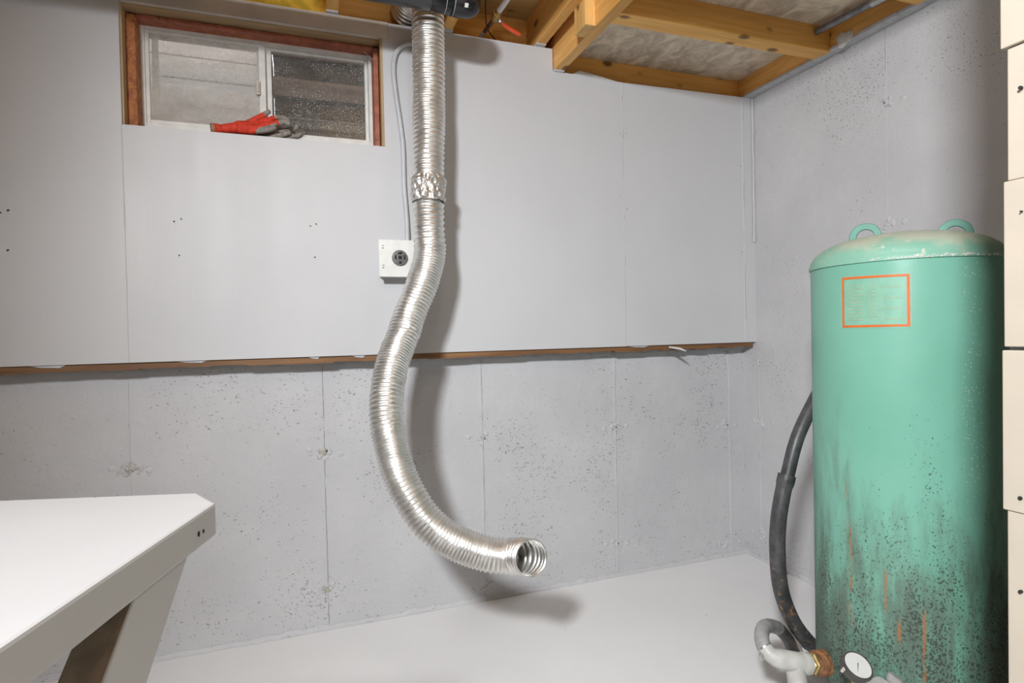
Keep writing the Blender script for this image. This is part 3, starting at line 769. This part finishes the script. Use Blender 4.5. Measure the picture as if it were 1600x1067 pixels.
glove('mostly hidden grey rubber glove under the red one on the window sill', (-.06, 2.26, 1.80),
      [([(-.19, 2.268, 1.826), (-.15, 2.268, 1.824), (-.10, 2.268, 1.823)], (.014, .017)), ([(-.12, 2.262, 1.812), (-.065, 2.246, 1.816), (-.025, 2.242, 1.829)], (.010, .0095)),
       ([(-.10, 2.270, 1.830), (-.016, 2.268, 1.851), (.004, 2.266, 1.864)], (.012, .0088)),
       ([(-.10, 2.266, 1.815), (-.010, 2.256, 1.822), (.016, 2.254, 1.833)], (.012, .0092)), ([(-.14, 2.272, 1.826), (-.188, 2.274, 1.836), (-.232, 2.272, 1.846)], (.013, .008))],
      ((-.193, 2.268, 1.826), (-.17, 2.268, 1.825), .0145),
      [((-.13, 2.26, 1.80), (.03, 2.26, 1.83), .045)])

# ------------------------------------------------------------------ green pressure tank
TC = V(1.562, 1.158, 0); TR = .225
tk = thing('pressure_tank', TC, 'tall green steel pressure tank with domed top and rust stains before the right wall', 'tank')
m = MB(); m.lathe(TC, (0, 0, 1), [(.075, .12), (.085, .19), (.11, .218), (.14, TR), (.4, TR), (.7, TR), (1.0, TR), (1.264, TR)], 96); m.build('tank_shell', 'tank', tk, True)
m = MB(); m.lathe(TC, (0, 0, 1), [(0, .17), (.004, .175), (.10, .175), (.10, .165)], 48); m.build('base_ring', 'tank', tk, True)
prof = [(1.258, TR + .001), (1.258, TR + .0035), (1.266, TR + .0042), (1.271, TR + .0005)]
for i in range(1, 15):
    a = i / 14 * math.pi / 2; prof.append((1.271 + .076 * math.sin(a) ** 1.0, TR * (math.cos(a) ** .82)))
m = MB(); m.lathe(TC, (0, 0, 1), prof, 96); m.build('tank_dome', 'dome', tk, True)
m = MB()                                 # flaky weld bead on the seam
for i in range(120):
    a = math.radians(200 + 90 * i / 120 + random.uniform(-.4, .4))
    if mnoise.noise(V(i * .17, 0, 0)) > -.25:
        p = TC + V(math.cos(a) * (TR + .003), math.sin(a) * (TR + .003), 1.262 + random.uniform(-.002, .003)); q = random.uniform(.0012, .0028)
        m.tube2([(p - V(0, 0, q), q * .5), (p, q), (p + V(0, 0, q), q * .5)], V(0, 0, 1), 6)
o = m.build('seam_flakes', 'foamtape', tk, True); o['kind'] = 'stuff'
rt = V(.595, -.803, 0).normalized(); fw = V(-.803, -.595, 0).normalized()
for lat, zc in ((-.085, 1.347), (.118, 1.333)):   # lifting lugs: flat arches welded to the dome
    c = TC + rt * lat + V(0, 0, zc); m = MB(); vs = []; n = 20
    for i in range(n + 1):
        a = math.pi * (-.10 + 1.20 * i / n)
        d = rt * math.cos(a) + V(0, 0, 1) * math.sin(a)
        for q, th in ((.022, .004), (.040, .004), (.040, -.004), (.022, -.004)): vs.append(c + d * q + fw * th)
    fs = [(i * 4 + k, i * 4 + (k + 1) % 4, (i + 1) * 4 + (k + 1) % 4, (i + 1) * 4 + k) for i in range(n) for k in range(4)] + [(3, 2, 1, 0), tuple(n * 4 + k for k in range(4))]
    m.add(vs, fs).build('lifting_lug', 'lug', tk, False, .0015)
def cylpatch(m, a0, a1, z0a, z1a, z0b, z1b, r, mi=0, n=16, th=.0006):
    vs = []
    for i in range(n + 1):
        f = i / n; a = math.radians(a0 + (a1 - a0) * f)
        for rr in (r, r + th):
            for z in (z0a + (z0b - z0a) * f, z1a + (z1b - z1a) * f): vs.append(TC + V(rr * math.cos(a), rr * math.sin(a), z))
    fs = []
    for i in range(n):
        a = i * 4; b = a + 4; fs += [(a + 2, b + 2, b + 3, a + 3), (a, a + 1, b + 1, b), (a + 1, a + 3, b + 3, b + 1), (a, b, b + 2, a + 2)]
    fs += [(0, 2, 3, 1), (n * 4, n * 4 + 1, n * 4 + 3, n * 4 + 2)]
    m.add(vs, fs, mi)
# data label: orange border, washed-out print
lb0, lb1, lz0, lz1 = 181.2, 220.6, 1.094, 1.2245
m = MB(); cylpatch(m, lb0 - .8, lb1 + .8, lz0 - .003, lz1 + .002, lz0 - .003, lz1 - .001, TR + .0002, 0, 24, .0004)
lab = m.build('data_label', 'label_film', tk)
m = MB(); bw = .0056
cylpatch(m, lb0, lb1, lz0, lz0 + bw, lz0, lz0 + bw, TR + .0008, 0, 24); cylpatch(m, lb0, lb1, lz1 - bw, lz1, lz1 - bw - .003, lz1 - .003, TR + .0008, 0, 24)
cylpatch(m, lb0, lb0 + 1.4, lz0, lz1, lz0, lz1, TR + .0009, 0, 2); cylpatch(m, lb1 - 1.6, lb1, lz0, lz1 - .003, lz0, lz1 - .003, TR + .0009, 0, 2)
m.build('label_border', 'orange', lab)
m = MB()
for i in range(11):
    z = lz0 + .018 + i * .0088
    cylpatch(m, lb0 + 4, lb0 + 14.5 + random.uniform(-2, 1), z, z + .0022, z, z + .0022, TR + .0008, 0, 4, .0003)
    cylpatch(m, lb0 + 19, lb0 + 22, z, z + .0025, z, z + .0025, TR + .0008, 0, 2, .0003)
    if i % 3 == 0: cylpatch(m, lb0 + 26, lb0 + 35, z, z + .002, z, z + .002, TR + .0008, 0, 4, .0003)
for a in (17, 24.5, 37): cylpatch(m, lb0 + a, lb0 + a + .4, lz0 + .012, lz1 - .018, lz0 + .012, lz1 - .018, TR + .0008, 0, 1, .0003)
m.build('faded_print', 'faded', lab)
# lower fittings on the tank
az = math.radians(160); nb = V(math.cos(az), math.sin(az), 0)
m = MB(); ax0 = V(1.258, 1.219, .186); ax1 = V(1.352, 1.236, .160); ad = (ax1 - ax0).normalized()
m.lathe(ax0, ad, [(.034, .022), (.036, .027), (.046, .029), (.050, .026), (.056, .032), (.066, .034), (.074, .031), (.080, .034), (.104, .034)], 28); m.build('tank_bushing', 'rust', tk, True)
m = MB(); m.lathe(ax0, ad, [(.008, .022), (.012, .0275), (.017, .0275), (.019, .024), (.023, .024), (.025, .030), (.033, .030), (.035, .023)], 6); m.build('brass_adapter', 'brass', tk)
# pressure gauge and switch
gc = V(1.262, 1.062, .262); gn = V(-.10, -.65, .91).normalized()
m = MB(); m.lathe(gc - gn * .020, gn, [(0, .030), (.004, .0345), (.026, .0345), (.028, .033), (.028, .0312), (.025, .0308)], 40); gz = m.build('pressure_gauge', 'gauge_side', tk, True); gz['label'] = 'small round gauge with a white dial'
m = MB(); m.lathe(gc - gn * .020, gn, [(.0245, .031), (.0255, .031)], 40); m.build('gauge_dial', 'gauge_face', gz, True)
gu = gn.cross(V(0, 0, 1)).normalized(); gv = gn.cross(gu)
m = MB(); p = gc + gn * .0058; t1 = (gu * .6 + gv * .8); t2 = gn.cross(t1)
m.prism([p - t1 * .006 - t2 * .001, p + t1 * .020, p - t1 * .006 + t2 * .001], gn * .0006); m.build('gauge_needle', 'dark', gz)
m = MB(); m.tube([gc - gn * .018, V(1.272, 1.078, .215), V(1.30, 1.09, .190), V(1.352, 1.10, .185)], .009, 12); m.build('gauge_nipple', 'brass', tk, True)
m = MB(); m.tube([gc - gn * .001 + gu * .0345 , gc - gn * .016 + gu * .0345], .004, 8); m.build('gauge_tab', 'latch', gz)
pw = MB().box(1.262, 1.325, 1.005, 1.055, .150, .232).build('pressure_switch', 'pvc', tk, False, .006); pw['label'] = 'pale switch box with a capped fitting'
m = MB(); m.lathe((1.330, 1.030, .205), (.35, -.2, .9), [(0, .016), (.022, .016), (.023, .019), (.036, .019), (.040, .015)], 20); m.build('cap_fitting', 'grey_hose', pw, True)
m = MB(); m.lathe((1.330, 1.030, .205), (.35, -.2, .9), [(-.004, .021), (.012, .021), (.013, .016)], 20); m.tube([(1.325, 1.03, .19), (1.375, 1.055, .17)], .010, 12); m.build('white_collar', 'white_plastic', pw, True)

# ------------------------------------------------------------------ hoses beside the tank
bh = thing('black_hose', (1.49, 1.42, .10), 'thick black hose arching down behind the left side of the green tank', 'hose')
hp, _ = spline([(1.60, 1.44, .93), (1.530, 1.425, .866), (1.450, 1.42, .752), (1.404, 1.42, .626)], 30)
m = MB(); m.tube(hp, .0205, 20); m.build('hose_upper', 'hose', bh, True)
hp, _ = spline([(1.407, 1.42, .640), (1.386, 1.42, .575), (1.370, 1.42, .50), (1.364, 1.42, .410), (1.375, 1.42, .289), (1.420, 1.42, .181), (1.486, 1.425, .100), (1.53, 1.43, .06)], 50)
m = MB(); m.tube(hp, [.0262] * 3 + [.0235] * 47, 20); m.build('hose_lower', 'hose', bh, True)
m = MB(); m.lathe((1.500, 1.428, .080), (.6, .05, -.75), [(0, .028), (.018, .030), (.02, .022)], 18); m.lathe((1.53, 1.43, .0), (0, 0, 1), [(0, .04), (.012, .04), (.014, .026), (.06, .026)], 18); m.build('hose_fitting', 'pvc', bh, True)
gh = thing('grey_hose', (1.20, 1.26, .2), 'grey hose looping over to a white elbow joined to the tank', 'hose')
hp, _ = spline([(1.492, 1.470, .024), (1.455, 1.455, .062), (1.412, 1.430, .117), (1.358, 1.400, .168), (1.320, 1.380, .197)], 24)
m = MB(); m.tube(hp, .0185, 18); m.build('hose_tail', 'hose', gh, True)
hp, _ = spline([(1.322, 1.381, .196), (1.284, 1.360, .218), (1.245, 1.339, .236), (1.208, 1.315, .247), (1.179, 1.290, .242), (1.166, 1.268, .227), (1.168, 1.252, .217)], 40)
m = MB(); m.tube(hp, .0195, 18); m.build('hose_run', 'grey_hose', gh, True)
ca = V(.10, -.75, -.62).normalized(); c = V(1.1665, 1.262, .224)
m = MB(); m.tube2([(c - ca * .005, .0208), (c + ca * .005, .0208)], ca, 24)
c = c + V(-.019, -.008, -.012); m.box(c.x - .007, c.x + .004, c.y - .006, c.y + .006, c.z - .008, c.z + .006); m.tube([c - V(.009, 0, -.004), c + V(.010, 0, -.010)], .0028, 8); m.build('hose_clamp', 'steel', gh, True)
hp, _ = spline([(1.166, 1.262, .225), (1.169, 1.250, .216), (1.182, 1.240, .208), (1.215, 1.226, .200), (1.240, 1.221, .193), (1.266, 1.220, .184)], 24)
m = MB(); m.tube(hp, [.0205] * 4 + [.0215, .0225, .0235, .0245] + [.0252] * 12 + [.0285] * 4, 20); m.build('elbow_fitting', 'pvc', gh, True)
m = MB(); m.tube([(1.228, 1.223, .196), (1.236, 1.222, .14), (1.236, 1.222, .012)], .0255, 18); m.lathe((1.236, 1.222, .0), (0, 0, 1), [(0, .05), (.01, .05), (.012, .03)], 20); m.build('riser_pipe', 'pvc', gh, True)

# ------------------------------------------------------------------ white workbench at lower left
bu = V(-.2636, -.9646, 0); bn = V(.9646, -.2636, 0); bc = V(-.0888, .6770, 0)
def bp(u, n, z): return bc + bu * (u * .79) + bn * (n * .79) + V(0, 0, z)
wb_ = thing('workbench', bp(.4, -.7, 0), 'white painted wooden workbench with a clipped corner at lower left', 'bench')
def bprism(name, pts, ext, mat, bevel=.002): return MB().prism(pts, ext).build(name, mat, wb_, False, bevel)
zt, zu = .930, .8962
bprism('bench_top', [bp(0, 0, zu), bp(.80, 0, zu), bp(.80, -1.40, zu), bp(-.0763, -1.40, zu), bp(-.0565, -.048, zu)], V(0, 0, zt - zu), 'bench', .003)
br = bprism('brace', [bp(.072, -.003, zu), bp(.187, -.003, zu), bp(.66, -.003, .5225), bp(.66, -.003, .4317)], bn * -.033, ['bench'])
bprism('brace', [bp(.072, -1.355, zu), bp(.187, -1.355, zu), bp(.66, -1.355, .5225), bp(.66, -1.355, .4317)], bn * -.033, 'bench')
MB().prism([bp(.1885, -.004, zu), bp(.1885, -.042, zu), bp(.6595, -.042, .5242), bp(.6595, -.004, .5242)], V(0, 0, .0012) - bu * .0004).build('bare_edge', 'bare_wood', wb_)
for n0 in (-.003, -1.355):
    bprism('leg', [bp(.66, n0, 0), bp(.75, n0, 0), bp(.75, n0 - .04, 0), bp(.66, n0 - .04, 0)], V(0, 0, zu), 'bench')
bprism('apron', [bp(.665, -.044, zu - .09), bp(.70, -.044, zu - .09), bp(.70, -1.354, zu - .09), bp(.665, -1.354, zu - .09)], V(0, 0, .09), 'bench')
for u, z, r in ((.0515, .9110, .0018), (.0385, .9104, .0013)):
    m = MB(); c = bp(u, .0004, z); vs = [c + bu * r * math.cos(a) + V(0, 0, 1.5 * r * math.sin(a)) for a in [i * math.pi / 5 for i in range(10)]]
    m.prism(vs, bn * .0005).build('nail_hole', 'dark', wb_)

# ------------------------------------------------------------------ cream plank partition at the right edge
px = .950
pp = thing('plank_partition', (px, .2, 0), 'cream painted horizontal plank partition at the right edge in front of the tank', 'partition')
zs = [(0, .265, .5490, 0), (.267, .5745, .5520, .001), (.5755, .8285, .5518, -.001), (.8295, 1.0590, .5555, -.003), (1.0640, 1.2995, .5535, 0), (1.3002, 1.486, .5480, .0015), (1.4870, 1.76, .5525, -.004), (1.762, 2.05, .549, 0), (2.052, 2.165, .55, .001)]
for z0, z1, ye, dx in zs:
    MB().prism([(px + dx, -.9, z0), (px + dx, ye, z0), (px + dx, ye - .001, z1), (px + dx, -.9, z1)], (.02, 0, 0)).build('plank', 'cream', pp, False, .0015)
box('post', px + .0225, px + .062, .44, .535, 0, 2.165, 'tan_wood', pp); box('post', px + .0225, px + .062, -.85, -.76, 0, 2.165, 'tan_wood', pp)
for y, z, r in ((.5285, 1.424, .0024), (.533, .851, .0028), (.534, .718, .0024), (.529, 1.253, .0012)):
    m = MB(); m.prism([(px - .0008, y + r * math.cos(a), z + r * math.sin(a)) for a in [i * math.pi / 5 for i in range(10)]], (-.0004 - .0035, 0, 0)); m.build('nail_head', 'dark', pp)
